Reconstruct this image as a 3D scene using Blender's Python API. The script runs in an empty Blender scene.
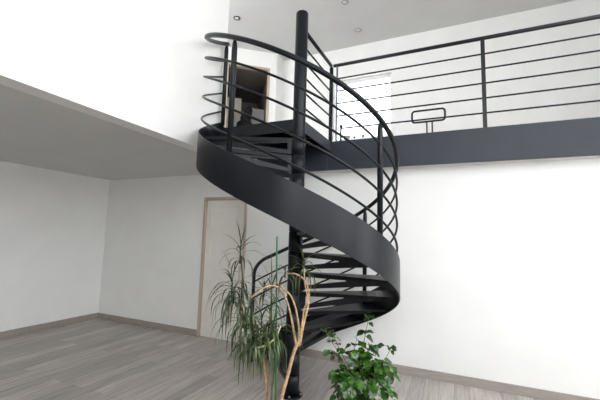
import bpy, bmesh, math, random
from mathutils import Vector, Matrix
PI = math.pi
R = math.radians
rnd = random.Random(7)
SC = bpy.context.scene
COL = SC.collection

# ------------------------------------------------------------------ camera
AL = -0.4293
FPX, PITCH, ROLL, CX, CY = 346.37, 0.1105, 0.0288, 297.0, 198.58
ca, sa = math.cos(AL), math.sin(AL)
RW = Matrix(((ca, sa, 0), (-sa, ca, 0), (0, 0, 1)))
EYE = RW @ Vector((0, -3.4584, 1.485))
cp, sp = math.cos(PITCH), math.sin(PITCH)
cr, sr = math.cos(ROLL), math.sin(ROLL)
_r, _f, _u = RW @ Vector((1, 0, 0)), RW @ Vector((0, cp, sp)), RW @ Vector((0, -sp, cp))
FLAT = RW @ Vector((0, 1, 0))

def at(px, py, d):
    """a point of the photograph at horizontal distance d from the camera"""
    a, b = px - CX, py - CY
    u = a * cr + b * sr
    v = -a * sr + b * cr
    q = _r * (u / FPX) + _f - _u * (v / FPX)
    return EYE + q * (d / q.dot(FLAT))

cd = bpy.data.cameras.new('camera')
cam = bpy.data.objects.new('camera', cd)
COL.objects.link(cam)
cx_, cy_ = _r * cr + _u * sr, _u * cr - _r * sr
cz_ = -_f
M = Matrix((cx_, cy_, cz_)).transposed().to_4x4()
M.translation = EYE
cam.matrix_world = M
cd.sensor_fit = 'HORIZONTAL'
cd.sensor_width = 36
cd.lens = FPX / 600 * 36
cd.shift_x = 3.0 / 600
cd.shift_y = -1.42 / 600
cd.clip_start = 0.05
SC.camera = cam

# ------------------------------------------------------------------ materials
def nodes(name):
    m = bpy.data.materials.new(name)
    m.use_nodes = True
    nt = m.node_tree
    return m, nt, nt.nodes['Principled BSDF']

def noise_mat(name, c1, c2, scale=8, rough=.5, bump=0.0, detail=4, metallic=0, stretch=None, spec=.5, bscale=None, coat=0):
    m, nt, b = nodes(name)
    tc = nt.nodes.new('ShaderNodeTexCoord')
    mp = nt.nodes.new('ShaderNodeMapping')
    if stretch: mp.inputs['Scale'].default_value = stretch
    nt.links.new(tc.outputs['Object'], mp.inputs[0])
    n = nt.nodes.new('ShaderNodeTexNoise')
    n.inputs['Scale'].default_value = scale
    n.inputs['Detail'].default_value = detail
    nt.links.new(mp.outputs[0], n.inputs['Vector'])
    r = nt.nodes.new('ShaderNodeValToRGB')
    r.color_ramp.elements[0].position = .3
    r.color_ramp.elements[1].position = .7
    r.color_ramp.elements[0].color = (*c1, 1)
    r.color_ramp.elements[1].color = (*c2, 1)
    nt.links.new(n.outputs['Fac'], r.inputs[0])
    nt.links.new(r.outputs[0], b.inputs['Base Color'])
    b.inputs['Roughness'].default_value = rough
    b.inputs['Metallic'].default_value = metallic
    b.inputs['Specular IOR Level'].default_value = spec
    b.inputs['Coat Weight'].default_value = coat
    if bump:
        n2 = nt.nodes.new('ShaderNodeTexNoise')
        n2.inputs['Scale'].default_value = bscale or scale * 6
        nt.links.new(mp.outputs[0], n2.inputs['Vector'])
        bp = nt.nodes.new('ShaderNodeBump')
        bp.inputs['Strength'].default_value = bump
        bp.inputs['Distance'].default_value = .01
        nt.links.new(n2.outputs['Fac'], bp.inputs['Height'])
        nt.links.new(bp.outputs[0], b.inputs['Normal'])
    return m

WALL = noise_mat('wall_paint', (.78, .78, .76), (.82, .82, .80), 2.5, .9, .08, spec=.2, bscale=180)
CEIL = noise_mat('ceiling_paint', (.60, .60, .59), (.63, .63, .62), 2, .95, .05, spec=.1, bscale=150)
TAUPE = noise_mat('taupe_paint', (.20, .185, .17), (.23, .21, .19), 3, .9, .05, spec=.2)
STEEL = noise_mat('anthracite_steel', (.0042, .0052, .0080), (.0060, .0073, .0104), 14, .34, .04, bscale=300, spec=.23)
STEEL_LIT = noise_mat('anthracite_steel_lit', (.022, .027, .036), (.027, .033, .042), 6, .45, .04, bscale=250, spec=.3)  # same anthracite paint, lightened to carry the daylight falling on the upper steel
STEELT = noise_mat('anthracite_tread', (.0026, .003, .0045), (.0045, .005, .0068), 40, .38, .10, bscale=350, spec=.17)
BLACK = noise_mat('black_steel', (.006, .0065, .009), (.009, .0095, .012), 14, .4, .04, spec=.35)
GREYMET = noise_mat('grey_steel', (.12, .14, .18), (.15, .17, .21), 14, .35, metallic=.5)
BASEB = noise_mat('baseboard_wood', (.27, .24, .22), (.36, .32, .29), 5, .55, .05, stretch=(1, 8, 14))
OAK = noise_mat('pale_oak', (.42, .34, .26), (.52, .43, .34), 6, .5, .05, stretch=(10, 10, 1))
DOORP = noise_mat('door_paint', (.72, .70, .65), (.76, .74, .69), 3, .55, .03)
BRASS = noise_mat('brushed_nickel', (.5, .48, .44), (.6, .58, .53), 20, .3, metallic=1)
CHROME = noise_mat('lamp_ring', (.35, .35, .36), (.45, .45, .46), 20, .3, metallic=.9)
LAMPG = noise_mat('lamp_glass', (.6, .6, .6), (.72, .72, .72), 30, .2)
CANE = noise_mat('dracaena_bark', (.32, .20, .10), (.57, .40, .23), 22, .8, .5, stretch=(1, 1, 3), bscale=60)
CANED = noise_mat('brown_cane', (.10, .065, .035), (.22, .14, .075), 22, .85, .5, stretch=(1, 1, 3), bscale=60)
STEMD = noise_mat('leaf_scarred_stem', (.03, .032, .018), (.08, .075, .045), 30, .8, .5, stretch=(1, 1, 4), bscale=70)
CANEG = noise_mat('young_cane', (.38, .40, .22), (.62, .58, .40), 22, .8, .4, stretch=(1, 1, 3))
STAKE = noise_mat('green_stake', (.004, .10, .03), (.010, .15, .045), 20, .45)
POTW = noise_mat('white_glaze', (.78, .77, .74), (.84, .83, .80), 5, .25)
POTT = noise_mat('grey_pot', (.16, .15, .15), (.2, .19, .18), 12, .6, .1)
SOIL = noise_mat('potting_soil', (.045, .018, .012), (.10, .045, .03), 60, .95, .8)
STEM = noise_mat('green_stem', (.13, .14, .05), (.22, .19, .08), 20, .6)
CABIN = noise_mat('grey_cabinet', (.34, .34, .34), (.38, .38, .38), 4, .5)
CREAM = noise_mat('cream_panel', (.62, .57, .48), (.68, .63, .54), 3, .6)
CLOTH = noise_mat('black_cloth', (.006, .006, .007), (.014, .014, .015), 30, .95, .6)
RED = noise_mat('dark_red_cloth', (.16, .03, .02), (.22, .05, .03), 30, .9, .4)
BROWNP = noise_mat('brown_clay', (.33, .27, .21), (.42, .35, .28), 20, .8)
WFRAME = noise_mat('window_white', (.8, .8, .8), (.84, .84, .84), 5, .4)
LAWN = noise_mat('terrace_stone', (.30, .29, .28), (.38, .37, .35), 3, .9)

def leaf_mat(name, c1, c2, c3, rough, scale):
    m, nt, b = nodes(name)
    tc = nt.nodes.new('ShaderNodeTexCoord')
    n = nt.nodes.new('ShaderNodeTexNoise')
    n.inputs['Scale'].default_value = scale
    n.inputs['Detail'].default_value = 3
    nt.links.new(tc.outputs['Object'], n.inputs['Vector'])
    r = nt.nodes.new('ShaderNodeValToRGB')
    e = r.color_ramp.elements
    e[0].position, e[1].position = .3, .72
    e[0].color, e[1].color = (*c1, 1), (*c3, 1)
    k = e.new(.5); k.color = (*c2, 1)
    nt.links.new(n.outputs['Fac'], r.inputs[0])
    nt.links.new(r.outputs[0], b.inputs['Base Color'])
    b.inputs['Roughness'].default_value = rough
    b.inputs['Specular IOR Level'].default_value = .5
    return m
DLEAF = leaf_mat('dracaena_leaf', (.007, .016, .004), (.026, .048, .010), (.12, .16, .04), .40, 18)
DLEAFG = leaf_mat('dracaena_leaf_dusty', (.008, .015, .006), (.026, .040, .014), (.12, .14, .06), .42, 18)
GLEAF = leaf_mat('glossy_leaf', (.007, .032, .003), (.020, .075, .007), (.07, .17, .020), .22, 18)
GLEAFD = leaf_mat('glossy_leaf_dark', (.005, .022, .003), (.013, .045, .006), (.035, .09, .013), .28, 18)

def wood_floor(name):
    m, nt, b = nodes(name)
    tc = nt.nodes.new('ShaderNodeTexCoord')
    mp = nt.nodes.new('ShaderNodeMapping')
    mp.inputs['Rotation'].default_value = (0, 0, PI / 2)
    nt.links.new(tc.outputs['Object'], mp.inputs[0])
    br = nt.nodes.new('ShaderNodeTexBrick')
    br.offset = .37
    br.inputs['Scale'].default_value = 1
    br.inputs['Mortar Size'].default_value = .0016
    br.inputs['Mortar Smooth'].default_value = .3
    br.inputs['Brick Width'].default_value = 1.28
    br.inputs['Row Height'].default_value = .14
    br.inputs['Color1'].default_value = (0, 0, 0, 1)
    br.inputs['Color2'].default_value = (1, 1, 1, 1)
    br.inputs['Mortar'].default_value = (.2, .2, .2, 1)
    nt.links.new(mp.outputs[0], br.inputs['Vector'])
    r1 = nt.nodes.new('ShaderNodeValToRGB')
    r1.color_ramp.elements[0].color = (.39, .36, .335, 1)
    r1.color_ramp.elements[1].color = (.56, .52, .485, 1)
    nt.links.new(br.outputs['Color'], r1.inputs[0])
    mp2 = nt.nodes.new('ShaderNodeMapping')
    mp2.inputs['Scale'].default_value = (26, 1.6, 1)
    nt.links.new(tc.outputs['Object'], mp2.inputs[0])
    n = nt.nodes.new('ShaderNodeTexNoise')
    n.inputs['Scale'].default_value = 1.4
    n.inputs['Detail'].default_value = 7
    n.inputs['Roughness'].default_value = .65
    nt.links.new(mp2.outputs[0], n.inputs['Vector'])
    r2 = nt.nodes.new('ShaderNodeValToRGB')
    r2.color_ramp.elements[0].position, r2.color_ramp.elements[1].position = .32, .66
    r2.color_ramp.elements[0].color = (.62, .60, .58, 1)
    r2.color_ramp.elements[1].color = (1.08, 1.08, 1.08, 1)
    nt.links.new(n.outputs['Fac'], r2.inputs[0])
    mx = nt.nodes.new('ShaderNodeMix'); mx.data_type = 'RGBA'; mx.blend_type = 'MULTIPLY'
    mx.inputs['Factor'].default_value = 1
    nt.links.new(r1.outputs[0], mx.inputs['A']); nt.links.new(r2.outputs[0], mx.inputs['B'])
    mx2 = nt.nodes.new('ShaderNodeMix'); mx2.data_type = 'RGBA'
    mx2.inputs['B'].default_value = (.10, .09, .085, 1)
    nt.links.new(br.outputs['Fac'], mx2.inputs['Factor'])
    nt.links.new(mx.outputs['Result'], mx2.inputs['A'])
    nt.links.new(mx2.outputs['Result'], b.inputs['Base Color'])
    b.inputs['Roughness'].default_value = .38
    bp = nt.nodes.new('ShaderNodeBump')
    bp.inputs['Strength'].default_value = .15; bp.inputs['Distance'].default_value = .004
    nt.links.new(r2.outputs[0], bp.inputs['Height'])
    nt.links.new(bp.outputs[0], b.inputs['Normal'])
    return m
FLOOR = wood_floor('grey_oak_planks')

def glass_mat():
    m = bpy.data.materials.new('window_glass'); m.use_nodes = True
    nt = m.node_tree
    for nd in list(nt.nodes): nt.nodes.remove(nd)
    o = nt.nodes.new('ShaderNodeOutputMaterial')
    t = nt.nodes.new('ShaderNodeBsdfTransparent'); t.inputs[0].default_value = (.72, .725, .73, 1)
    g = nt.nodes.new('ShaderNodeBsdfGlossy'); g.inputs['Roughness'].default_value = .02
    f = nt.nodes.new('ShaderNodeFresnel'); f.inputs[0].default_value = 1.45
    mx = nt.nodes.new('ShaderNodeMixShader')
    nt.links.new(f.outputs[0], mx.inputs[0]); nt.links.new(t.outputs[0], mx.inputs[1]); nt.links.new(g.outputs[0], mx.inputs[2])
    nt.links.new(mx.outputs[0], o.inputs[0])
    return m
GLASS = glass_mat()

# ------------------------------------------------------------------ mesh helpers
def box(bm, x0, x1, y0, y1, z0, z1):
    v = [bm.verts.new(p) for p in ((x0, y0, z0), (x1, y0, z0), (x1, y1, z0), (x0, y1, z0), (x0, y0, z1), (x1, y0, z1), (x1, y1, z1), (x0, y1, z1))]
    for f in ((0, 3, 2, 1), (4, 5, 6, 7), (0, 1, 5, 4), (1, 2, 6, 5), (2, 3, 7, 6), (3, 0, 4, 7)):
        bm.faces.new([v[i] for i in f])
    return v

def tube(bm, pts, rad, seg=10, closed=False, caps=True):
    pts = [Vector(p) for p in pts]
    n = len(pts)
    rads = rad if isinstance(rad, (list, tuple)) else [rad] * n
    tan = []
    for i in range(n):
        a = pts[(i - 1) % n] if (closed or i) else pts[i]
        b = pts[(i + 1) % n] if (closed or i < n - 1) else pts[i]
        tan.append((b - a).normalized())
    up = Vector((0, 0, 1)) if abs(tan[0].z) < .9 else Vector((1, 0, 0))
    nrm = (up - tan[0] * up.dot(tan[0])).normalized()
    rings = []
    for i in range(n):
        nrm = (nrm - tan[i] * nrm.dot(tan[i])).normalized()
        bn = tan[i].cross(nrm)
        rings.append([bm.verts.new(pts[i] + (nrm * math.cos(2 * PI * k / seg) + bn * math.sin(2 * PI * k / seg)) * rads[i]) for k in range(seg)])
    for i in range(n if closed else n - 1):
        a, b = rings[i], rings[(i + 1) % n]
        for k in range(seg):
            f = bm.faces.new((a[k], a[(k + 1) % seg], b[(k + 1) % seg], b[k])); f.smooth = True
    if caps and not closed:
        bm.faces.new(rings[0][::-1]); bm.faces.new(rings[-1])

def lathe(bm, prof, c=(0, 0, 0), seg=40):
    rings = []
    for r, z in prof:
        rings.append([bm.verts.new((c[0] + r * math.cos(2 * PI * k / seg), c[1] + r * math.sin(2 * PI * k / seg), c[2] + z)) for k in range(seg)])
    for a, b in zip(rings, rings[1:]):
        for k in range(seg):
            f = bm.faces.new((a[k], a[(k + 1) % seg], b[(k + 1) % seg], b[k])); f.smooth = True
    bm.faces.new(rings[0][::-1]); bm.faces.new(rings[-1])

def prism(bm, poly, z0, z1):
    a = [bm.verts.new((x, y, z0)) for x, y in poly]
    b = [bm.verts.new((x, y, z1)) for x, y in poly]
    n = len(poly)
    bm.faces.new(a[::-1]); bm.faces.new(b)
    for i in range(n):
        bm.faces.new((a[i], a[(i + 1) % n], b[(i + 1) % n], b[i]))

def sheet(bm, outer, inner):
    """a frame: outline `outer` with hole `inner` (equal counts), extruded by callers giving two layers of points"""
    n = len(outer[0])
    V = [[bm.verts.new(p) for p in L] for L in (outer[0], outer[1], inner[0], inner[1])]
    o0, o1, i0, i1 = V
    for k in range(n):
        j = (k + 1) % n
        bm.faces.new((o0[k], o0[j], i0[j], i0[k])); bm.faces.new((o1[j], o1[k], i1[k], i1[j]))
        bm.faces.new((o0[j], o0[k], o1[k], o1[j])); bm.faces.new((i0[k], i0[j], i1[j], i1[k]))

def obj(name, bm, mat, parent=None, bevel=0, loc=None):
    me = bpy.data.meshes.new(name)
    bmesh.ops.recalc_face_normals(bm, faces=bm.faces)
    bm.to_mesh(me); bm.free()
    me.materials.append(mat)
    o = bpy.data.objects.new(name, me)
    COL.objects.link(o)
    if parent:
        o.parent = parent
        o.location = -Vector(parent.location) if loc is None else loc
    elif loc is not None:
        o.location = loc
    if bevel:
        b = o.modifiers.new('bevel', 'BEVEL'); b.width = bevel; b.segments = 2; b.limit_method = 'ANGLE'
    return o

def thing(name, label, cat, loc=(0, 0, 0), group=None):
    o = bpy.data.objects.new(name, None)
    o.empty_display_size = .1
    COL.objects.link(o); o.location = loc
    o['label'] = label; o['category'] = cat
    if group: o['group'] = group
    return o

def tag(o, label, cat, group=None):
    o['label'] = label; o['category'] = cat
    if group: o['group'] = group
    return o

def struct(name, bm, mat, label=None, bevel=0, parent=None):
    o = obj(name, bm, mat, parent, bevel)
    if not parent:
        o['kind'] = 'structure'
        if label: o['label'] = label
        o['category'] = name.split('_')[0]
    return o

# ------------------------------------------------------------------ the room
X0, X1, Y0 = -4.2, 4.2, -5.6
YW = 1.064            # wall under the mezzanine
LV = 2.684            # mezzanine floor level
SO = 2.405            # underside of the slab left of the void
ZC = 5.39             # upper ceiling
YB = 3.38             # upper back wall
XL = -1.03            # face of the upper left wall
BEAM0, BEAM1 = .88, 2.327

bm = bmesh.new(); box(bm, X0, X1, Y0, YW + .1, -.12, 0)
struct('floor', bm, FLOOR, 'grey oak plank floor of the lower room')
# lower back wall with a door opening
DX0, DX1, DZ = -2.035, -1.262, 2.045
bm = bmesh.new()
box(bm, X0, DX0, YW, YW + .14, 0, SO); box(bm, DX1, X1, YW, YW + .14, 0, SO); box(bm, DX0, DX1, YW, YW + .14, DZ, SO); box(bm, DX0, DX1, YW + .131, YW + .14, 0, DZ)
struct('wall_back', bm, WALL, 'white wall under the mezzanine behind the spiral staircase')
bm = bmesh.new(); box(bm, X0 - .15, X0, Y0, YW + .14, 0, SO)
struct('wall_left', bm, WALL, 'white side wall of the lower room')
# baseboards
for i, (a, b) in enumerate(((X0, DX0 - .0), (DX1, X1))):
    bm = bmesh.new(); box(bm, a, b, YW - .016, YW, 0, .092)
    struct('baseboard_back_left' if i == 0 else 'baseboard_back_right', bm, BASEB,
           'grey wood baseboard left of the cream door' if i == 0 else 'grey wood baseboard running behind the spiral staircase', .003)
bm = bmesh.new(); box(bm, X0, X0 + .016, Y0, YW - .016, 0, .092)
struct('baseboard_left', bm, BASEB, 'grey wood baseboard on the side wall', .003)
# slab left of the void, its underside is a ceiling; mezzanine slab beyond the beam
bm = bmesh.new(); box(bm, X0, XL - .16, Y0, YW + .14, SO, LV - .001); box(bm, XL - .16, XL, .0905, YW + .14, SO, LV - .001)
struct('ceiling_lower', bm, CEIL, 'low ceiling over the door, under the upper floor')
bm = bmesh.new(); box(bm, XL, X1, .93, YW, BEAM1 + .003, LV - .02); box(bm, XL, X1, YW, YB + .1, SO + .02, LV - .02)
struct('ceiling_mezzanine', bm, CEIL, 'underside of the mezzanine behind the anthracite edge beam')
bm = bmesh.new(); box(bm, XL, X1, .93, YB + .1, LV - .02, LV - .0005); box(bm, X0, XL, YW + .14, YB + .1, LV - .05, LV - .0005); box(bm, X0, XL, .1, YW + .14, LV - .001, LV - .0005)
struct('floor_mezzanine', bm, FLOOR, 'grey plank floor of the mezzanine')
# steel edge beam, the brighter upper light is put into its colour
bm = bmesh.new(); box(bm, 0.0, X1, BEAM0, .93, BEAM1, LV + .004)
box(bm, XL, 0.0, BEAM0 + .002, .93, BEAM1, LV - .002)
struct('trim_beam', bm, STEEL_LIT, 'wide anthracite steel edge beam of the mezzanine floor', .004)
# upper left wall standing on the slab edge
bm = bmesh.new(); box(bm, XL - .16, XL, Y0, .09, SO - .002, ZC)
struct('wall_upper_left', bm, WALL, 'bright white upper wall left of the stair landing')
# upper back wall with window opening
WX0, WX1, WZ0, WZ1 = -.80, .385, 3.445, 4.70
DA = Vector((-2.822, 2.4)); DT = Vector((.78277, .62232)); DN = Vector((-.62232, .78277))
def dpt(s, w=0): p = DA + DT * s + DN * w; return (p.x, p.y)
DC = dpt(1.083)
bm = bmesh.new()
box(bm, DC[0] - .35, WX0, YB, YB + .22, LV, ZC); box(bm, WX1, X1, YB, YB + .22, LV, ZC)
box(bm, WX0, WX1, YB, YB + .22, LV, WZ0); box(bm, WX0, WX1, YB, YB + .22, WZ1, ZC)
struct('wall_upper_back', bm, WALL, 'white upper wall with the bright window')
# diagonal upper wall with an open doorway, and its short return
def slab(bm, s0, s1, w0, w1, z0, z1):
    prism(bm, [dpt(s0, w0), dpt(s1, w0), dpt(s1, w1), dpt(s0, w1)], z0, z1)
OS0, OS1, OZ = .04, .90, 5.0
bm = bmesh.new()
slab(bm, -1.6, OS0, 0, .1, LV, ZC); slab(bm, OS1, 1.083, 0, .1, LV, ZC); slab(bm, OS0, OS1, 0, .1, OZ, ZC)
q = dpt(1.083, .0); q2 = dpt(1.0, .1)
prism(bm, [q, (q[0], YB + .1), (q[0] - .1, YB + .1), (q[0] - .1, q[1] + .03)], LV, ZC)
struct('wall_upper_diagonal', bm, WALL, 'slanted upper wall with an open doorway')
# dark room beyond the doorway
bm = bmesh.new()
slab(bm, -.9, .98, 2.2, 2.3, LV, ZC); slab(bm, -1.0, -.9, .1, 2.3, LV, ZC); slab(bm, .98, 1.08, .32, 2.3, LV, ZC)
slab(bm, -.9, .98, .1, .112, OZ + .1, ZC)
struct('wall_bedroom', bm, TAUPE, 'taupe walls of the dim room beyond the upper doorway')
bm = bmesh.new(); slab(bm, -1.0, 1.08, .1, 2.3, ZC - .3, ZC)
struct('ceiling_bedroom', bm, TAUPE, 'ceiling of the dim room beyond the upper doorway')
bm = bmesh.new(); slab(bm, -1.0, 1.08, .05, 2.3, LV - .05, LV - .0002)
struct('floor_bedroom', bm, FLOOR, 'floor of the dim room beyond the upper doorway')
# upper ceiling (over the void too)
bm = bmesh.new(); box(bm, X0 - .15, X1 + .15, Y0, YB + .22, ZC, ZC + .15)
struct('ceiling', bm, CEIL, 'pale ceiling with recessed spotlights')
# right wall: tall glazed openings bring the daylight in
bm = bmesh.new()
FX0, FX1 = 1.2, 3.9
RO = [(-5.2, -3.3), (-2.9, -1.0), (-.6, .7)]
ys = [Y0] + [v for p in RO for v in p] + [YB + .22]
for a, b in zip(ys[0::2], ys[1::2]): box(bm, X1, X1 + .2, a, b, 0, ZC)
for a, b in RO:
    box(bm, X1, X1 + .2, a, b, 0, .6 if a > -1 else 1.45); box(bm, X1, X1 + .2, a, b, 2.35, 2.75); box(bm, X1, X1 + .2, a, b, 5.0, ZC)
struct('wall_right', bm, WALL, 'white side wall with tall glazing')
bm = bmesh.new()  # added wall out of view, cuts the light from behind the camera
box(bm, X0 - .15, FX0, Y0 - .2, Y0, 0, ZC); box(bm, FX1, X1 + .2, Y0 - .2, Y0, 0, ZC)
box(bm, FX0, FX1, Y0 - .2, Y0, 0, 2.3); box(bm, FX0, FX1, Y0 - .2, Y0, 5.0, ZC)
struct('wall_front_added', bm, WALL, 'added unseen white wall behind the viewer, its high opening shaping the light')
bm = bmesh.new(); box(bm, X0 - .15, X0, .1, YB, LV, ZC)
struct('wall_upper_side', bm, WALL, 'white upper side wall')

# ---- cream door in its oak frame, lower wall
d1 = bpy.data.objects.new('door_1', None); COL.objects.link(d1); d1.location = ((DX0 + DX1) / 2, YW, 0)
d1['kind'] = 'structure'; d1['label'] = 'cream panelled door in a pale oak frame, behind the tall plant'; d1['category'] = 'door'
bm = bmesh.new()
fw = .042
box(bm, DX0, DX0 + fw, YW - .018, YW + .13, 0, DZ); box(bm, DX1 - fw, DX1, YW - .018, YW + .13, 0, DZ); box(bm, DX0 + fw, DX1 - fw, YW - .018, YW + .13, DZ - fw, DZ)
obj('door_frame', bm, OAK, d1, .004)
bm = bmesh.new()
a, b = DX0 + fw + .004, DX1 - fw - .004
y0, y1 = YW + .012, YW + .052
st_ = .095
zz = [.008, .19, .86, 1.0, DZ - fw - .115, DZ - fw - .004]
box(bm, a, a + st_, y0, y1, zz[0], zz[5]); box(bm, b - st_, b, y0, y1, zz[0], zz[5])
for z0, z1 in ((zz[0], zz[1]), (zz[2], zz[3]), (zz[4], zz[5])): box(bm, a + st_, b - st_, y0, y1, z0, z1)
leaf = obj('door_leaf', bm, DOORP, d1, .004)
for z0, z1 in ((zz[1], zz[2]), (zz[3], zz[4])):
    bm = bmesh.new(); box(bm, a + st_, b - st_, y0 + .012, y1 - .01, z0, z1); box(bm, a + st_ + .03, b - st_ - .03, y0 + .006, y0 + .012, z0 + .03, z1 - .03)
    obj('door_panel', bm, DOORP, leaf, .003, loc=(0, 0, 0))
bm = bmesh.new()
tube(bm, [(b - .05, y0, .98), (b - .05, y0 - .05, .98), (b - .16, y0 - .05, .98)], .009, 10)
box(bm, b - .07, b - .03, y0 - .006, y0, .86, 1.06)
obj('door_handle', bm, BRASS, d1, .002)

# ---- oak frame of the upper doorway
d2 = bpy.data.objects.new('door_2', None); COL.objects.link(d2); d2.location = (*dpt(.5), LV)
d2['kind'] = 'structure'; d2['label'] = 'open upper doorway in a thin oak frame'; d2['category'] = 'door'
bm = bmesh.new()
slab(bm, OS0, OS0 + .04, -.015, .11, LV, OZ + .04); slab(bm, OS1 - .002, OS1 + .042, -.015, .11, LV, OZ + .04); slab(bm, OS0 + .04, OS1, -.015, .11, OZ - .004, OZ + .04)
obj('door_frame', bm, OAK, d2, .004)

# things in the dim room
cab = thing('storage_cabinet', 'pale grey box cabinet inside the dim room beyond the upper doorway', 'cabinet', (*dpt(.75, .8), LV))
bm = bmesh.new(); slab(bm, .52, .97, .75, 1.2, LV, LV + 1.72)
obj('body', bm, CABIN, cab, .006)
bm = bmesh.new(); slab(bm, .535, .955, .73, .75, LV + .06, LV + 1.70)
cdoor = obj('door', bm, CABIN, cab, .004)
bm = bmesh.new(); slab(bm, .56, .575, .705, .73, LV + .9, LV + 1.05)
obj('handle', bm, BLACK, cdoor, .003, loc=(0, 0, 0))
wd = thing('wardrobe', 'cream wardrobe at the far left of the dim upper room', 'wardrobe', (*dpt(.2, 1.0), LV))
bm = bmesh.new(); slab(bm, -.1, .44, 1.0, 1.5, LV, LV + 2.02)
obj('body', bm, CREAM, wd, .006)
bm = bmesh.new(); slab(bm, -.085, .425, .98, 1.0, LV + .05, LV + 2.0)
wdd = obj('door', bm, CREAM, wd, .004)
bm = bmesh.new(); slab(bm, .36, .375, .955, .98, LV + 1.0, LV + 1.15)
obj('knob', bm, BRASS, wdd, .003, loc=(0, 0, 0))
# a dark coat over a stand in front of the cabinet
coat = thing('coat_stand', 'dark stand heaped with black clothes inside the upper doorway', 'coat stand', (*dpt(.52, .5), LV))
bm = bmesh.new()
cx0 = dpt(.52, .5)
tube(bm, [(*cx0, LV), (*cx0, LV + 1.5)], .018, 10)
lathe(bm, [(.17, 0), (.17, .02), (.03, .04)], (*cx0, LV), 24)
obj('stand', bm, BLACK, coat)
bm = bmesh.new()
for k in range(9):
    r_ = rnd
    s, w = .52 + r_.uniform(-.14, .14), .5 + r_.uniform(-.08, .06)
    z = LV + r_.uniform(1.0, 1.5)
    mtx = Matrix.Translation((*dpt(s, w), z)) @ Matrix.Diagonal((r_.uniform(.07, .13), r_.uniform(.06, .1), r_.uniform(.1, .2), 1))
    res = bmesh.ops.create_icosphere(bm, subdivisions=3, radius=1, matrix=mtx)
    for v in res['verts']:
        v.co += Vector((math.sin(v.co.z * 40 + k), math.cos(v.co.x * 45), 0)) * .012
for f in bm.faces: f.smooth = True
obj('clothes', bm, CLOTH, coat)

# ---- window in the upper back wall
w1 = bpy.data.objects.new('window_1', None); COL.objects.link(w1); w1.location = ((WX0 + WX1) / 2, YB, WZ0)
w1['kind'] = 'structure'; w1['label'] = 'bright upper window behind the mezzanine railing'; w1['category'] = 'window'
bm = bmesh.new()
for (a, b, c, d_) in ((WX0, WX0 + .03, WZ0, WZ1), (WX1 - .03, WX1, WZ0, WZ1), (WX0 + .03, WX1 - .03, WZ0, WZ0 + .03), (WX0 + .03, WX1 - .03, WZ1 - .03, WZ1)):
    box(bm, a, b, YB + .05, YB + .10, c, d_)
obj('window_frame', bm, WFRAME, w1, .004)
bm = bmesh.new(); box(bm, WX0 + .03, WX1 - .03, YB + .07, YB + .076, WZ0 + .03, WZ1 - .03)
obj('window_pane', bm, GLASS, w1)
bm = bmesh.new(); box(bm, WX0 - .04, WX1 + .04, YB - .06, YB + .05, WZ0 - .03, WZ0 + .0)
obj('window_sill', bm, WFRAME, w1, .005)

# things on the sill
def pot_on_sill(name, label, cat, x, prof, mat):
    bm = bmesh.new(); lathe(bm, prof, (0, 0, 0), 24)
    o = obj(name, bm, mat, None, 0, (x, YB + .02, WZ0 + .0005))
    return tag(o, label, cat)
pot_on_sill('clay_bowl', 'small brown bowl at the left end of the window sill', 'bowl', -.50, [(.035, 0), (.065, .03), (.08, .07), (.074, .075), (.05, .085)], BROWNP)
sp_ = thing('sill_plant', 'tiny bright green plant between bowl and jar on the window sill', 'plant', (-.345, YB + .02, WZ0 + .0005))
bm = bmesh.new(); lathe(bm, [(.02, 0), (.03, .035), (.026, .036)], (0, 0, 0), 20); obj('pot', bm, STAKE, sp_, loc=(0, 0, 0))
pot_on_sill('small_jar', 'small dark grey jar on the window sill right of the green plant', 'jar', -.17, [(.026, 0), (.036, .02), (.036, .05), (.02, .062), (.022, .075)], POTT)

# ---- recessed ceiling spotlights
for k, (x, y, lab) in enumerate(((-2.076, 1.703, 'recessed ceiling spotlight nearest the upper left wall'),
                                 (-.152, 2.023, 'recessed ceiling spotlight at the very top, right of the stair pole'),
                                 (-.15, 2.867, 'recessed ceiling spotlight above the corner of the landing guard rail'))):
    s = thing('ceiling_spotlight', lab, 'spotlight', (x, y, ZC), 'recessed spotlights in the upper ceiling')
    bm = bmesh.new(); lathe(bm, [(.062, 0), (.064, -.006), (.050, -.012), (.044, -.004), (.044, 0)], (0, 0, 0), 32)
    obj('trim_ring', bm, BLACK if k == 0 else CHROME, s, loc=(0, 0, -.0005))
    bm = bmesh.new(); lathe(bm, [(.041, -.001), (.040, -.006), (.022, -.012), (.004, -.013)], (0, 0, 0), 24)
    obj('lamp_lens', bm, LAMPG, s, loc=(0, 0, -.0005))

# ------------------------------------------------------------------ spiral staircase
RS, KR = .99, .4542
def ztop(t): return 1.3456 - KR * t
def zbot(t): return 1.0269 - KR * t
def zhand(t): return 2.2950 - KR * t
T0, T1 = R(146), R(-180)
stair = thing('spiral_staircase', 'anthracite steel spiral staircase winding round a central pole up to the mezzanine', 'staircase', (0, 0, 0))
def pol(r, t, z): return (r * math.cos(t), r * math.sin(t), z)
# pole
bm = bmesh.new()
lathe(bm, [(.066, .012), (.066, 3.845), (.062, 3.857), (.05, 3.862)], seg=48)
pole = obj('pole', bm, STEEL, stair)
bm = bmesh.new(); lathe(bm, [(.105, 0), (.105, .010), (.1, .012), (.066, .013)], seg=48)
bpl = obj('base_plate', bm, STEEL, stair)
for k in range(4):
    a = R(-78 + 90 * k)
    bm = bmesh.new(); lathe(bm, [(.012, .012), (.012, .022), (.008, .026)], (.087 * math.cos(a), .087 * math.sin(a), 0), 6)
    obj('bolt', bm, BRASS, bpl, loc=(0, 0, 0))
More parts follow.
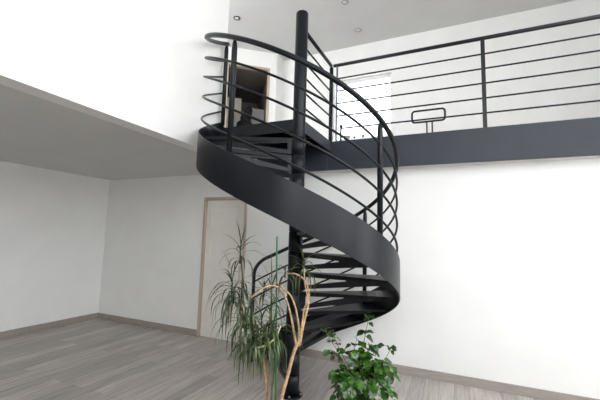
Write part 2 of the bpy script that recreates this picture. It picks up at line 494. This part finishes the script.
# stringer
bm = bmesh.new()
N = 200
prev = None
for i in range(N + 1):
    t = T0 + (T1 - T0) * i / N
    zb, zt = max(0.0, zbot(t)), ztop(t)
    ring = [bm.verts.new(pol(RS, t, zb)), bm.verts.new(pol(RS, t, zt)), bm.verts.new(pol(RS - .009, t, zt)), bm.verts.new(pol(RS - .009, t, zb))]
    if prev:
        for k in range(4):
            f = bm.faces.new((prev[k], prev[(k + 1) % 4], ring[(k + 1) % 4], ring[k])); f.smooth = k in (0, 2)
    else: bm.faces.new(ring)
    prev = ring
bm.faces.new(prev[::-1])
o = obj('stringer', bm, STEEL, stair)
es = o.modifiers.new('edge', 'EDGE_SPLIT'); es.split_angle = R(40)
# treads
RIS, STEP, TA = .1917, R(24.18), R(134.4)
def wedge(bm, t0, t1, r0, r1, z0, z1, na=6):
    ins = [(r0 * math.cos(t0 + (t1 - t0) * k / 2), r0 * math.sin(t0 + (t1 - t0) * k / 2)) for k in range(3)]
    out = [(r1 * math.cos(t0 + (t1 - t0) * k / na), r1 * math.sin(t0 + (t1 - t0) * k / na)) for k in range(na, -1, -1)]
    prism(bm, ins + out, z0, z1)
for m in range(1, 14):
    z = RIS * m
    t0 = TA - STEP * (m - 1)
    t1 = t0 - STEP - R(1.5)
    bm = bmesh.new()
    wedge(bm, t0, t1, .066, RS - .012, z - .012, z)
    # turned-down lips front and back
    for tt in (t0, t1):
        d = Vector((math.cos(tt), math.sin(tt), 0)); nrm = Vector((-d.y, d.x, 0)) * (-1 if tt == t0 else 1) * .006
        a, b = d * .07, d * ((RS - .014) if tt == t0 else .8)
        vs = [a, b, b + nrm, a + nrm]
        prism(bm, [(v.x, v.y) for v in vs], z - (.04 if tt == t0 else .03), z - .0121)
    tr = obj('tread', bm, STEELT, stair)
    # cantilever bracket with its triangular cut-out
    tb = t0 - R(3.0)
    d = Vector((math.cos(tb), math.sin(tb), 0)); nv = Vector((-d.y, d.x, 0)) * .006
    def P(r, zz, s): return d * r + nv * s + Vector((0, 0, zz))
    hp, ho = .155, .065
    zt = z - .0125
    outer = [(.060, zt), (RS - .02, zt), (RS - .02, zt - ho), (.060, zt - hp)]
    inner = [(.112, zt - .036), (.50, zt - .048), (.50, zt - .056), (.112, zt - hp + .040)]
    bm = bmesh.new()
    sheet(bm, ([P(r, q, -1) for r, q in outer], [P(r, q, 1) for r, q in outer]), ([P(r, q, -1) for r, q in inner], [P(r, q, 1) for r, q in inner]))
    obj('bracket', bm, STEEL, tr, loc=(0, 0, 0))
    bm = bmesh.new()
    lathe(bm, [(.066, z - .185), (.071, z - .183), (.071, z - .002), (.066, z)], seg=40)
    obj('collar', bm, STEEL, tr, loc=(0, 0, 0))
# landing
bm = bmesh.new(); box(bm, -.985, .03, -.03, .878, LV - .018, LV)
lan = obj('landing', bm, STEELT, stair, .002)
bm = bmesh.new(); box(bm, -.985, .03, -.042, -.031, LV - .125, LV + .002); obj('front_fascia', bm, STEEL, lan, .002, loc=(0, 0, 0))
bm = bmesh.new(); box(bm, .031, .042, -.042, .879, LV - .125, LV + .002); obj('side_fascia', bm, STEEL_LIT, lan, .002, loc=(0, 0, 0))  # side fascia: window light painted in as a lighter steel colour
for yy in (.28, .6):
    bm = bmesh.new(); box(bm, -.98, .03, yy, yy + .012, LV - .11, LV - .019); obj('joist', bm, STEEL, lan, loc=(0, 0, 0))
# handrail: helix, its lower end bending down into the newel
RH = .965
TN = R(145.5)
pts = []
tb0 = R(134)
for i in range(161):
    t = tb0 + (R(-181.5) - tb0) * i / 160
    pts.append(Vector(pol(RH, t, zhand(t))))
zs = zhand(tb0)
bend = []
steps = 9
for k in range(steps, 0, -1):
    u = k / steps
    a = u * PI / 2
    t = tb0 + (TN - tb0) * math.sin(a)
    bend.append(Vector(pol(RH, t, zs - .06 * math.sin(a) - .15 * (1 - math.cos(a)))))
nb = bend[0]
newel_top = nb.copy()
pts = bend + pts
bm = bmesh.new(); tube(bm, pts, .0215, 14)
obj('handrail', bm, STEEL, stair)
# newel post
bm = bmesh.new(); tube(bm, [(nb.x, nb.y, 0), (nb.x, nb.y, nb.z + .004)], .0205, 14)
obj('newel_post', bm, STEEL, stair)
# four helical rails
for k in range(4):
    off = (.212, .404, .604, .822)[k]
    bm = bmesh.new()
    ps = [pol(RH, T_, zhand(T_) - off) for T_ in (R(145) + (R(-179.5) - R(145)) * i / 150 for i in range(151))]
    tube(bm, ps, .0105, 8)
    obj('rail', bm, STEEL, stair)
# posts with pointed tips
for t in (R(58.8), R(-21), R(-100), R(-179.3)):
    rp = RH - .008
    x, y, _ = pol(rp, t, 0)
    zb, zt = ztop(t) - .22, zhand(t)
    bm = bmesh.new()
    tube(bm, [(x, y, zb), (x, y, zt - .1), (x, y, zt - .05), (x, y, zt - .012)], [.0235, .0235, .0205, .009], 14)
    po = obj('post', bm, STEEL, stair)
    for zz in (zb + .05, zb + .17):
        bm = bmesh.new()
        dr = Vector((math.cos(t), math.sin(t), 0))
        c = Vector((x, y, zz))
        tube(bm, [c - dr * .0215, c - dr * .028], .008, 8)
        obj('bolt', bm, BRASS, po, loc=(0, 0, 0))
# landing guard: from the pole top to the corner post
RZ = [3.51, 3.345, 3.18, 3.015, 2.85]
CXX = .028
bm = bmesh.new(); tube(bm, [(.02, .05, 3.675), (CXX, .885, 3.69)], .021, 12)
obj('guard_handrail', bm, STEEL, stair)
for z in RZ:
    bm = bmesh.new(); tube(bm, [(.02, .055, z - .015), (CXX, .885, z)], .010, 8)
    obj('guard_rail', bm, STEEL, stair)
bm = bmesh.new(); box(bm, CXX - .022, CXX + .022, .884, .912, LV + .005, 3.672)
obj('corner_post', bm, STEEL, stair, .003)

# ------------------------------------------------------------------ mezzanine railing
gr = thing('mezzanine_railing', 'black five-bar railing along the mezzanine edge, right of the stair', 'railing', (2.0, .9, LV))
bm = bmesh.new(); tube(bm, [(.056, .898, 3.69), (X1 - .01, .898, 3.69)], .021, 12); obj('handrail', bm, BLACK, gr)
for i, z in enumerate(RZ):
    bm = bmesh.new(); tube(bm, [(.165 if i == 4 else .11, .898, z), (X1 - .01, .898, z)], .0095, 8); obj('rail', bm, BLACK, gr)
bm = bmesh.new(); box(bm, .098, .112, .880, .916, LV + .005, 3.675); obj('flat_post', bm, GREYMET, gr, .002)
bm = bmesh.new(); lathe(bm, [(.012, 0), (.012, .17), (.020, .175), (.022, .19), (.014, .205)], (.165, .898, LV + .005), 16); obj('stub_post', bm, BLACK, gr)
for x in (1.75, 3.2):
    bm = bmesh.new(); box(bm, x - .02, x + .02, .886, .910, LV + .005, 3.675); obj('post', bm, BLACK, gr, .002)

# ---- black tube chair upstairs, only its looped back shows
ch = thing('tube_chair', 'black tubular chair upstairs, its rounded back loop showing between the railing bars', 'chair', (1.08, 2.5, LV))
bx0, bx1, bz0, bz1, by = .835, 1.33, 3.385, 3.575, 2.6
def rrect(x0, x1, z0, z1, r, y):
    p = []
    for (cx, cz, a0) in ((x1 - r, z1 - r, 0), (x0 + r, z1 - r, 90), (x0 + r, z0 + r, 180), (x1 - r, z0 + r, 270)):
        for k in range(6):
            a = R(a0 + 18 * k); p.append((cx + r * math.cos(a), y, cz + r * math.sin(a)))
    return p
bm = bmesh.new(); tube(bm, rrect(bx0, bx1, bz0, bz1, .045, by), .016, 10, closed=True); obj('back_loop', bm, BLACK, ch)
bm = bmesh.new(); box(bm, bx0 + .02, bx1 - .02, by + .03, by + .47, LV + .43, LV + .47); obj('seat', bm, CLOTH, ch, .015)
for x in (1.06, 1.14):
    bm = bmesh.new(); tube(bm, [(x, by, bz0), (x, by + .02, LV + .5), (x, by + .1, LV + .42)], .012, 8); obj('back_support', bm, BLACK, ch)
for x in (bx0 + .05, bx1 - .05):
    for y in (by + .44, by + .06):
        bm = bmesh.new(); tube(bm, [(x, y, LV + .001), (x, y, LV + .435)], .012, 8); obj('leg', bm, BLACK, ch)

# ------------------------------------------------------------------ plants
def smooth(pts, k=6):
    """Catmull-Rom through the points"""
    P_ = [pts[0] * 2 - pts[1]] + pts + [pts[-1] * 2 - pts[-2]]
    out = []
    for i in range(1, len(P_) - 2):
        a, b, c, d = P_[i - 1:i + 3]
        for j in range(k):
            t = j / k
            out.append(.5 * ((2 * b) + (c - a) * t + (2 * a - 5 * b + 4 * c - d) * t * t + (3 * b - a - 3 * c + d) * t ** 3))
    out.append(pts[-1])
    return out

def strap(bm, p, az, el, L, w, droop, seg=9, r=rnd):
    """a long thin arching dracaena leaf, slightly folded along its midrib"""
    pos = Vector(p); step = L / seg
    rows = []
    tw = r.uniform(-.5, .5)
    for i in range(seg + 1):
        u = i / seg
        e = el - droop * (u ** .85)
        e = max(e, R(-88))
        d = Vector((math.cos(az) * math.cos(e), math.sin(az) * math.cos(e), math.sin(e)))
        side = Vector((-math.sin(az + tw * u), math.cos(az + tw * u), 0))
        ww = w * (.55 + 1.2 * u if u < .35 else (1 - ((u - .35) / .65) ** 1.8)) * .5 + .0004
        nrm = side.cross(d)
        rows.append([bm.verts.new(pos - side * ww), bm.verts.new(pos - nrm * ww * .35), bm.verts.new(pos + side * ww)])
        pos = pos + d * step
    for a, b in zip(rows, rows[1:]):
        for k in range(2):
            f = bm.faces.new((a[k], a[k + 1], b[k + 1], b[k])); f.smooth = True

def head(parent, p, n, L, el=(20, 85), droop=(60, 150), w=.011, mat=DLEAF, stem=.10, down=None, seed=1):
    r = random.Random(seed)
    bm = bmesh.new()
    for i in range(n):
        az = i * 2.39996 + r.uniform(-.3, .3)
        u = (i / max(1, n - 1)) ** 1.4
        e = el[0] + (el[1] - el[0]) * u + r.uniform(-8, 8)
        dr = droop[1] + (droop[0] - droop[1]) * u + r.uniform(-15, 15)
        z = stem * u
        strap(bm, Vector(p) + Vector((0, 0, z - stem * .5)), az, R(e), L * r.uniform(.75, 1.1), w * r.uniform(.8, 1.15), R(dr), r=r)
    tube(bm, [Vector(p) - Vector((0, 0, stem * .6)), Vector(p) + Vector((0, 0, stem * .5))], [.007, .004], 6)
    return obj('leaf_head', bm, mat, parent)

DD = 2.32
base = at(274, 466, DD); base.z = 0
dr = thing('dracaena_plant', 'tall dracaena with bare tan canes and drooping narrow leaves before the stair', 'plant', base)
bm = bmesh.new(); lathe(bm, [(.12, 0), (.155, .27), (.165, .27), (.165, .31), (.15, .31), (.145, .28), (.05, .275)], tuple(base), 40); obj('pot', bm, POTT, dr)
bm = bmesh.new(); lathe(bm, [(.143, .262), (.143, .285), (.06, .292)], tuple(base), 32); obj('soil', bm, SOIL, dr)
def cane(pix, rads, mat, name='cane'):
    pts = smooth([at(x, y, DD + d) for x, y, d in pix])
    n = len(pts)
    rr = []
    for i in range(n):
        u = i / (n - 1) * (len(rads) - 1); k = min(int(u), len(rads) - 2)
        rr.append(rads[k] + (rads[k + 1] - rads[k]) * (u - k))
    rr = [q * .74 * (1 + .05 * math.sin(i * 2.1)) for i, q in enumerate(rr)]
    bm = bmesh.new(); tube(bm, pts, rr, 10)
    return obj(name, bm, mat, dr)
cane([(277, 425, 0), (281, 400, 0), (288, 374, 0), (294, 352, 0), (298.5, 342, 0)], [.0185, .0165, .0155, .0165], CANE, 'trunk')
cane([(296.5, 346, 0), (294, 332, .0), (290, 312, .02), (286, 299, .02), (280, 289, 0), (272, 285.5, -.03), (262, 289, -.05), (251, 298, -.06)], [.011, .009, .008, .007, .006], CANE)
cane([(298.5, 346, 0), (299, 330, -.02), (296.5, 312, -.03), (291.5, 297, -.03), (285, 290, -.02), (279, 285, 0), (275, 281, .02)], [.010, .008, .007, .006], CANE)
cane([(299.5, 346, 0), (304, 322, .02), (308, 305, .03), (308.5, 291, .03), (304.5, 280, .02), (296, 274, 0), (287, 273.5, -.02)], [.012, .010, .008, .007, .006], CANE)
cane([(299, 345, 0), (301.5, 328, -.03), (304, 310, -.05), (307.5, 299, -.05), (305, 284, -.03), (304, 268, 0)], [.009, .007, .006, .005], CANE)
cane([(268, 425, 0), (267, 400, 0), (266, 378, .0), (262.5, 345, .03)], [.012, .011, .009], CANE)
cane([(262.5, 347, .03), (253, 315, .05), (244.5, 290, .05), (240.5, 258, .05)], [.008, .007, .006, .005], STEMD)
cane([(271, 425, .03), (272, 388, .04), (276, 356, .04), (272.5, 335, .04), (271, 310, .03)], [.008, .008, .007, .006], CANED)
cane([(266, 425, -.02), (268, 380, -.03), (263, 350, -.05)], [.010, .009, .008], CANED)
cane([(263.3, 352, -.05), (250, 328, -.06), (238, 310, -.06), (232, 290, -.05)], [.007, .006, .005], STEMD)
cane([(248, 345.5, -.08), (256, 347.5, -.08), (264, 346, -.08), (271, 342, -.07), (277, 335, -.06), (281, 325, -.05)], [.007, .007, .006, .006], CANEG)
H = [  # px, py, d, n, length, elevation, droop, material, stem
    (240.5, 253, .05, 17, .22, (15, 88), (25, 180), DLEAFG, .12),
    (232, 287, -.05, 13, .20, (15, 86), (40, 180), DLEAFG, .12),
    (233.5, 296, -.05, 30, .29, (10, 55), (140, 178), DLEAFG, .08),
    (242, 290, .05, 9, .28, (0, 50), (125, 165), DLEAFG, .12),
    (264, 291, 0, 13, .14, (5, 85), (40, 150), DLEAF, .06),
    (271.5, 297, .03, 14, .20, (15, 88), (15, 150), DLEAF, .18),
    (250, 303, -.06, 12, .24, (0, 50), (120, 160), DLEAF, .05),
    (243, 322, -.06, 24, .28, (0, 45), (130, 165), DLEAF, .06),
    (253, 336, -.03, 32, .28, (0, 50), (120, 165), DLEAF, .07),
    (264, 338, .02, 32, .28, (0, 60), (115, 165), DLEAF, .08),
    (273, 332, -.04, 16, .28, (0, 60), (100, 165), DLEAF, .06),
    (250, 344, -.08, 20, .20, (-10, 40), (100, 140), DLEAF, .05),
    (270, 316, -.02, 14, .20, (0, 80), (60, 150), DLEAF, .10),
    (303.5, 268, 0, 16, .22, (10, 80), (70, 170), DLEAF, .07),
    (285, 274, -.02, 8, .16, (0, 60), (90, 160), DLEAF, .04),
]
for k, (x, y, d, n, L, el, dp, mt, stm) in enumerate(H):
    head(dr, at(x, y, DD + d), n, L, el, dp, .0115, mt, stm, seed=20 + k)

b2 = at(275.3, 425, DD + .03); t2 = at(277, 237, DD + .03)
sk = thing('plant_stake', 'thin green stake standing upright in the dracaena pot', 'stake', (b2.x, b2.y, .27))
bm = bmesh.new(); tube(bm, [(b2.x, b2.y, .28), b2, t2, t2 + Vector((0, 0, .008))], [.0062, .0062, .0055, .002], 10)
obj('rod', bm, STAKE, sk)

# ---- leafy shrub in a white pot
SD = 2.75
sb = at(359, 440, SD); sb.z = 0
sh = thing('leafy_houseplant', 'bushy houseplant with broad glossy green leaves in a tall white pot', 'plant', sb)
bm = bmesh.new(); lathe(bm, [(.085, 0), (.10, .02), (.125, .44), (.13, .46), (.13, .475), (.12, .475), (.115, .45), (.02, .445)], tuple(sb), 40); obj('pot', bm, POTW, sh)
bm = bmesh.new(); lathe(bm, [(.113, .44), (.113, .462), (.04, .472)], tuple(sb), 32); obj('soil', bm, SOIL, sh)

def leaf(bm, p, d, nrm, L, W, curl, r):
    """broad pointed leaf with a folded midrib, drooping tip and wavy rim"""
    d = d.normalized(); side = d.cross(nrm).normalized(); nrm = side.cross(d).normalized()
    prof = [(0, .06), (.1, .55), (.28, .95), (.48, 1.0), (.68, .8), (.86, .42), (1, .02)]
    rows = []
    ph = r.uniform(0, 6)
    for u, w in prof:
        c = p + d * (L * u) - nrm * (curl * L * u * u)
        hw = W * w * .5
        wav = .05 * W * math.sin(ph + u * 9)
        rows.append([bm.verts.new(c + side * s * hw + nrm * (abs(s) * hw * .28 + (wav if abs(s) == 1 else 0))) for s in (-1, -.5, 0, .5, 1)])
    for a, b in zip(rows, rows[1:]):
        for k in range(4):
            f = bm.faces.new((a[k], a[k + 1], b[k + 1], b[k])); f.smooth = True

def branch(pix, nleaf, Ls, spread, mat, seed, d0=0.0, stemr=.004, start=.3):
    """one stem rising from the pot with leaves along its upper part"""
    r = random.Random(seed)
    root = Vector((sb.x + r.uniform(-.05, .05), sb.y + r.uniform(-.05, .05), .46))
    pts = smooth([root] + [at(x, y, SD + d) for x, y, d in pix])
    bm = bmesh.new(); tube(bm, pts, [stemr * (1 - .55 * i / (len(pts) - 1)) for i in range(len(pts))], 7)
    st = obj('stem', bm, STEM, sh)
    bm = bmesh.new()
    n = len(pts)
    for i in range(nleaf):
        u = start + (1 - start) * (i + .5) / nleaf
        k = min(n - 2, int(u * (n - 1)))
        c = pts[k].lerp(pts[k + 1], u * (n - 1) - k)
        ax = (pts[k + 1] - pts[k]).normalized()
        az = i * 2.4 + r.uniform(-.5, .5)
        out = Vector((math.cos(az), math.sin(az), r.uniform(-.35, .45)))
        out = (out + ax * .35).normalized()
        pl = r.uniform(.6, 1.0) * spread
        tip = c + out * pl
        tube(bm, [c, c + out * pl * .5 + Vector((0, 0, .004)), tip], .0013, 5)
        L = r.uniform(*Ls)
        dd = (out + Vector((r.uniform(-.4, .4), r.uniform(-.4, .4), r.uniform(-.9, .15)))).normalized()
        up = Vector((0, 0, 1)) + (EYE - c).normalized() * r.uniform(0, .9) + Vector((r.uniform(-.4, .4), r.uniform(-.4, .4), 0))
        leaf(bm, tip, dd, up, L, L * r.uniform(.72, .92), r.uniform(.1, .45), r)
    obj('foliage', bm, mat, st, loc=(0, 0, 0))
B = [
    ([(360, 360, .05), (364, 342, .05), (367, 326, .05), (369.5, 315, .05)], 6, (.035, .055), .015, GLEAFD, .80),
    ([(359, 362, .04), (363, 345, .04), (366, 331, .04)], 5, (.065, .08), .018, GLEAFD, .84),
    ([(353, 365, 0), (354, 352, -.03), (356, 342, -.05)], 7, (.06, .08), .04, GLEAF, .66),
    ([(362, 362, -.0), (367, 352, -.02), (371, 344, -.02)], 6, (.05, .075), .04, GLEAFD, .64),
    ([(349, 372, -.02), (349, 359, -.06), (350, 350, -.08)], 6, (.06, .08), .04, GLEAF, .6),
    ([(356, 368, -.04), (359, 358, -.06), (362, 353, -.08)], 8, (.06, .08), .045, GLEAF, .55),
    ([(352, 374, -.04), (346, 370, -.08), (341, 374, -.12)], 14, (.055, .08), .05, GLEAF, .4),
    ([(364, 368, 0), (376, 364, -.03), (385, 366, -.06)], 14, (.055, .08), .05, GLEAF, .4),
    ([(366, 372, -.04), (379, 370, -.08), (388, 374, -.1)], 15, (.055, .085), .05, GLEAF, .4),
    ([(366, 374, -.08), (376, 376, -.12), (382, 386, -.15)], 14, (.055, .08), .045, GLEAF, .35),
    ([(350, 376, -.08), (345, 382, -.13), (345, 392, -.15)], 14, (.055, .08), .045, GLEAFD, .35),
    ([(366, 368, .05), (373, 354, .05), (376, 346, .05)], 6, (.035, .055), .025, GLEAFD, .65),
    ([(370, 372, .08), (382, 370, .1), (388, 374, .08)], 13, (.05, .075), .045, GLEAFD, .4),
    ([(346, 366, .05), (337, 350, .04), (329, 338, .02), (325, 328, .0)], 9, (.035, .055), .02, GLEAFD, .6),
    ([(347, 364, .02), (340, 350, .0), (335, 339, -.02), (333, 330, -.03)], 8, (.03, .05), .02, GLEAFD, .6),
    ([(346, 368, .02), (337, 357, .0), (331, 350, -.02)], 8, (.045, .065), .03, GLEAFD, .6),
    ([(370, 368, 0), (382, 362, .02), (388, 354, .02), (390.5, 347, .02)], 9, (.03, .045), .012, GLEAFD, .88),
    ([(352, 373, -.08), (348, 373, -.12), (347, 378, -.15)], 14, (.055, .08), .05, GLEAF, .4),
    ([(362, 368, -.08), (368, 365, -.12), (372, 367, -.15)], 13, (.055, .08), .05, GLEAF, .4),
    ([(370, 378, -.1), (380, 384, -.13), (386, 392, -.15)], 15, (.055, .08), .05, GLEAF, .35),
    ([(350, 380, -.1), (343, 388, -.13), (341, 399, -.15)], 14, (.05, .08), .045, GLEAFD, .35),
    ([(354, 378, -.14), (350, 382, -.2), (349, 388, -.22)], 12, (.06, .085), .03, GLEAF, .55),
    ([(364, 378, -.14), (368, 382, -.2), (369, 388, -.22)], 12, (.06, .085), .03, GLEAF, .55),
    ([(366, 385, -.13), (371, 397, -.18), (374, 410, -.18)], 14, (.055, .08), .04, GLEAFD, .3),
    ([(352, 390, -.12), (349, 400, -.17), (347, 413, -.17)], 13, (.055, .08), .035, GLEAFD, .3),
]
for k, (pix, n, Ls, spd, mt, stt) in enumerate(B):
    branch(pix, n, Ls, spd, mt, 300 + k, start=stt)

# little leaves on the sill plant
bm = bmesh.new(); r_ = random.Random(5)
for i in range(14):
    az = i * 2.4
    leaf(bm, Vector((0, 0, .033)), Vector((math.cos(az), math.sin(az), .3 + .8 * (i / 14))), Vector((0, 0, 1)), .05, .022, .3, r_)
obj('leaves', bm, noise_mat('sill_leaf', (.06, .35, .08), (.1, .5, .14), 20, .5), sp_, loc=(0, 0, 0))

# ------------------------------------------------------------------ outdoors and light
bm = bmesh.new(); box(bm, -30, 30, YB + 1.5, 40, -.4, -.2); box(bm, X1 + .3, 30, -40, YB + 1.5, -.4, -.2)
lw = struct('ground', bm, LAWN, 'pale stone ground outside the house')
world = bpy.data.worlds.new('sky'); SC.world = world; world.use_nodes = True
bg = world.node_tree.nodes['Background']
bg.inputs[0].default_value = (.95, .965, 1.0, 1)
bg.inputs[1].default_value = 7.7

vs = SC.view_settings
vs.view_transform = 'Standard'; vs.look = 'None'; vs.gamma = 1; vs.use_curve_mapping = False
vs.exposure = 0.0
SC.cycles.use_denoising = True
SC.cycles.max_bounces = 10
SC.cycles.diffuse_bounces = 6
